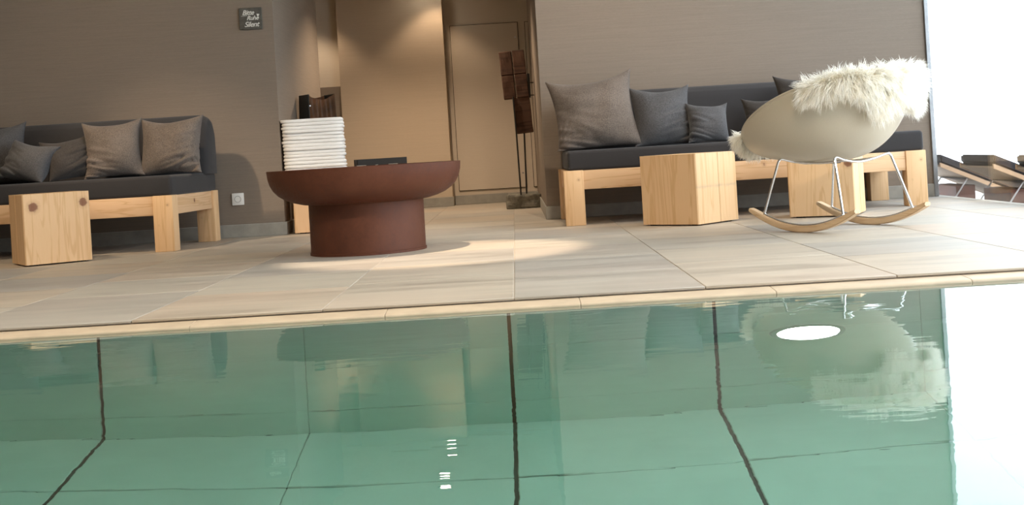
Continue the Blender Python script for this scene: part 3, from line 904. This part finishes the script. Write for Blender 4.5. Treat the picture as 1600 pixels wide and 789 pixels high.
for (p0, p1, li, of) in patches:
    bm = bmesh.new(); NA, NB = 40, 30; g = []
    for i in range(NA + 1):
        ph = p0 + (p1 - p0) * i / NA; row = []
        for j in range(NB + 1):
            p, n = drape(ph, j / NB, li, of(ph)); row.append(bm.verts.new(p))
        g.append(row)
    for i in range(NA):
        for j in range(NB): bm.faces.new((g[i][j], g[i + 1][j], g[i + 1][j + 1], g[i][j + 1]))
    ho = link('hide', finish(bm, 'hide', True), M_hide, sk_)
    m2 = ho.modifiers.new('thick', 'SOLIDIFY'); m2.thickness = .010; m2.offset = 0
verts, faces = [], []
def strand(p, d, side, L, w, droop):
    b = len(verts); K = 4
    for k in range(K):
        t = k / K
        c_ = p + d * (L * t) + Vector((0, 0, -droop * L * t * t))
        ww = w * (1 - .55 * t)
        verts.append(c_ - side * ww); verts.append(c_ + side * ww)
    verts.append(p + d * L + Vector((0, 0, -droop * L)))
    for k in range(K - 1):
        faces.append((b + 2 * k, b + 2 * k + 1, b + 2 * k + 3, b + 2 * k + 2))
    faces.append((b + 2 * K - 2, b + 2 * K - 1, b + 2 * K))
def locks(p0, p1, li, of, nlock, per, Lm):
    for _ in range(nlock):
        ph = random.uniform(p0, p1); t = random.uniform(.05, 1.0)
        if random.random() < .55: t = random.uniform(.38, 1.0)
        o_ = of(ph)
        p, n = drape(ph, t, li, o_)
        p2, _n = drape(ph, min(t + .02, 1), li, o_); run = (p2 - p)
        run = run.normalized() if run.length > 1e-6 else Vector((0, 0, -1))
        radial = Vector((math.sin(ph), -math.cos(ph), 0))
        near = max(0, 1 - abs(t - .5) / .16)
        d = n * .75 + Vector((0, 0, 1)) * (1.0 * near) + radial * (.35 * near)
        if t > .5: d += run * (.95 * min(1, (t - .5) / .2))
        edge = min(ph - p0, p1 - ph)
        if edge < R(14):
            tan = (shell(ph + .01, 1) - shell(ph - .01, 1)).normalized()
            d += tan * (.5 if p1 - ph < ph - p0 else -.5)
        d = d.normalized()
        rv = Vector((random.gauss(0, 1), random.gauss(0, 1), random.gauss(0, 1))) * .26
        d = (d + rv).normalized()
        L = Lm * random.uniform(.65, 1.15)
        tip = p + d * L
        for _k in range(per):
            q = Vector((random.gauss(0, 1), random.gauss(0, 1), random.gauss(0, 1))) * (.007 if t < .42 else .011)
            root = p + q - n * .006
            dd = (tip + q * .45) - root; LL = dd.length; dd.normalize()
            side = dd.cross(Vector((random.gauss(0, 1), random.gauss(0, 1), random.gauss(0, 1)))).normalized()
            strand(root, dd, side, LL * random.uniform(.8, 1.08), .0013, random.uniform(.08, .30))
locks(*patches[0], 2700, 14, .082)
locks(*patches[1], 700, 14, .058)
me = bpy.data.meshes.new('wool'); me.from_pydata([tuple(v) for v in verts], [], faces); me.update(); me.shade_smooth()
wo = link('wool', me, M_fur, sk_); wo['kind'] = 'stuff'

# ------------------------------------------------------------------ loungers on the terrace
def lounger(label, y0, y1, hx, gone):
    TZ = -.30
    W = y1 - y0
    t = thing('sun_lounger', label, 'sun lounger', (hx, (y0 + y1) / 2, TZ), 0, 'sun loungers outside the window')
    z = lambda v: v - TZ
    sl = math.tan(R(24.5)); L = .62
    hz = .195
    hinge_x = L; hinge_z = hz - L * sl
    def sloped(x0, x1, zo0, zo1, ya, yb):
        bm = bmesh.new()
        pts = [(x0, z(hz - x0 * sl + zo0)), (x1, z(hz - x1 * sl + zo0)), (x1, z(hz - x1 * sl + zo1)), (x0, z(hz - x0 * sl + zo1))]
        bm2 = prism_bm(pts, ya, yb)
        for v in bm2.verts: v.co = Vector((v.co.x, v.co.z, v.co.y))
        bm.free()
        bmesh.ops.recalc_face_normals(bm2, faces=bm2.faces)
        return bm2
    hw = W / 2
    link('back_board', finish(sloped(0.004, L, .0, .012, -hw + .02, hw - .02), 'b'), M_lboard, t)
    for s in (-1, 1):
        link('back_stile', finish(sloped(0, L, -.004, .026, s * hw - (.022 if s > 0 else 0), s * hw + (.022 if s < 0 else 0)), 'b'), M_lwood, t)
    bmc = sloped(.005, L, .028, .088, -hw + .01, hw - .01)
    bmesh.ops.bevel(bmc, geom=bmc.edges[:], offset=.012, segments=3, affect='EDGES')
    link('back_mattress', finish(bmc, 'm', True, 40), M_lcush, t)
    link('seat_mattress', box(L, L + 1.25, -hw + .01, hw - .01, z(hinge_z + .028), z(hinge_z + .088), .012, 3), M_lcush, t)
    for s in (-1, 1):
        link('seat_rail', box(.10, L + 1.27, s * hw - (.024 if s > 0 else 0), s * hw + (.024 if s < 0 else 0), z(hinge_z - .05), z(hinge_z - .004), .002, 1), M_deck, t)
        for xx in (.13, L + 1.22): link('leg', box(xx - .03, xx + .03, s * (hw - .03) - .022, s * (hw - .03) + .022, 0, z(hinge_z - .004), .002, 1), M_deck, t)
        ym = s * (hw - .05)
        link('strut', tube([(.20, ym, z(hz - .20 * sl - .006)), (.05, ym, z(hz - .31))], .006, 8), M_steel, t)
    link('cross_bar', tube([(.20, -hw + .05, z(hz - .20 * sl - .008)), (.20, hw - .05, z(hz - .20 * sl - .008))], .006, 8), M_blackm, t)
    link('end_block', box(.125, .26, -hw + .07, hw - .07, 0, z(.050), .004, 1), M_deck, t)
    for i in range(8):
        xx = L + .08 + i * .15
        link('slat', box(xx, xx + .08, -hw + .03, hw - .03, z(hinge_z + .006), z(hinge_z + .026)), M_lwood, t)
    return t
lounger('sun lounger half hidden behind the wall edge outside the window', 8.72, 9.36, 2.965, 0)
lounger('sun lounger with its whole raised backrest in view outside the window', 7.80, 8.40, 2.985, 0)
lounger('sun lounger cut by the right picture edge outside the window', 6.88, 7.48, 2.99, 0)
bpy.context.view_layer.update()
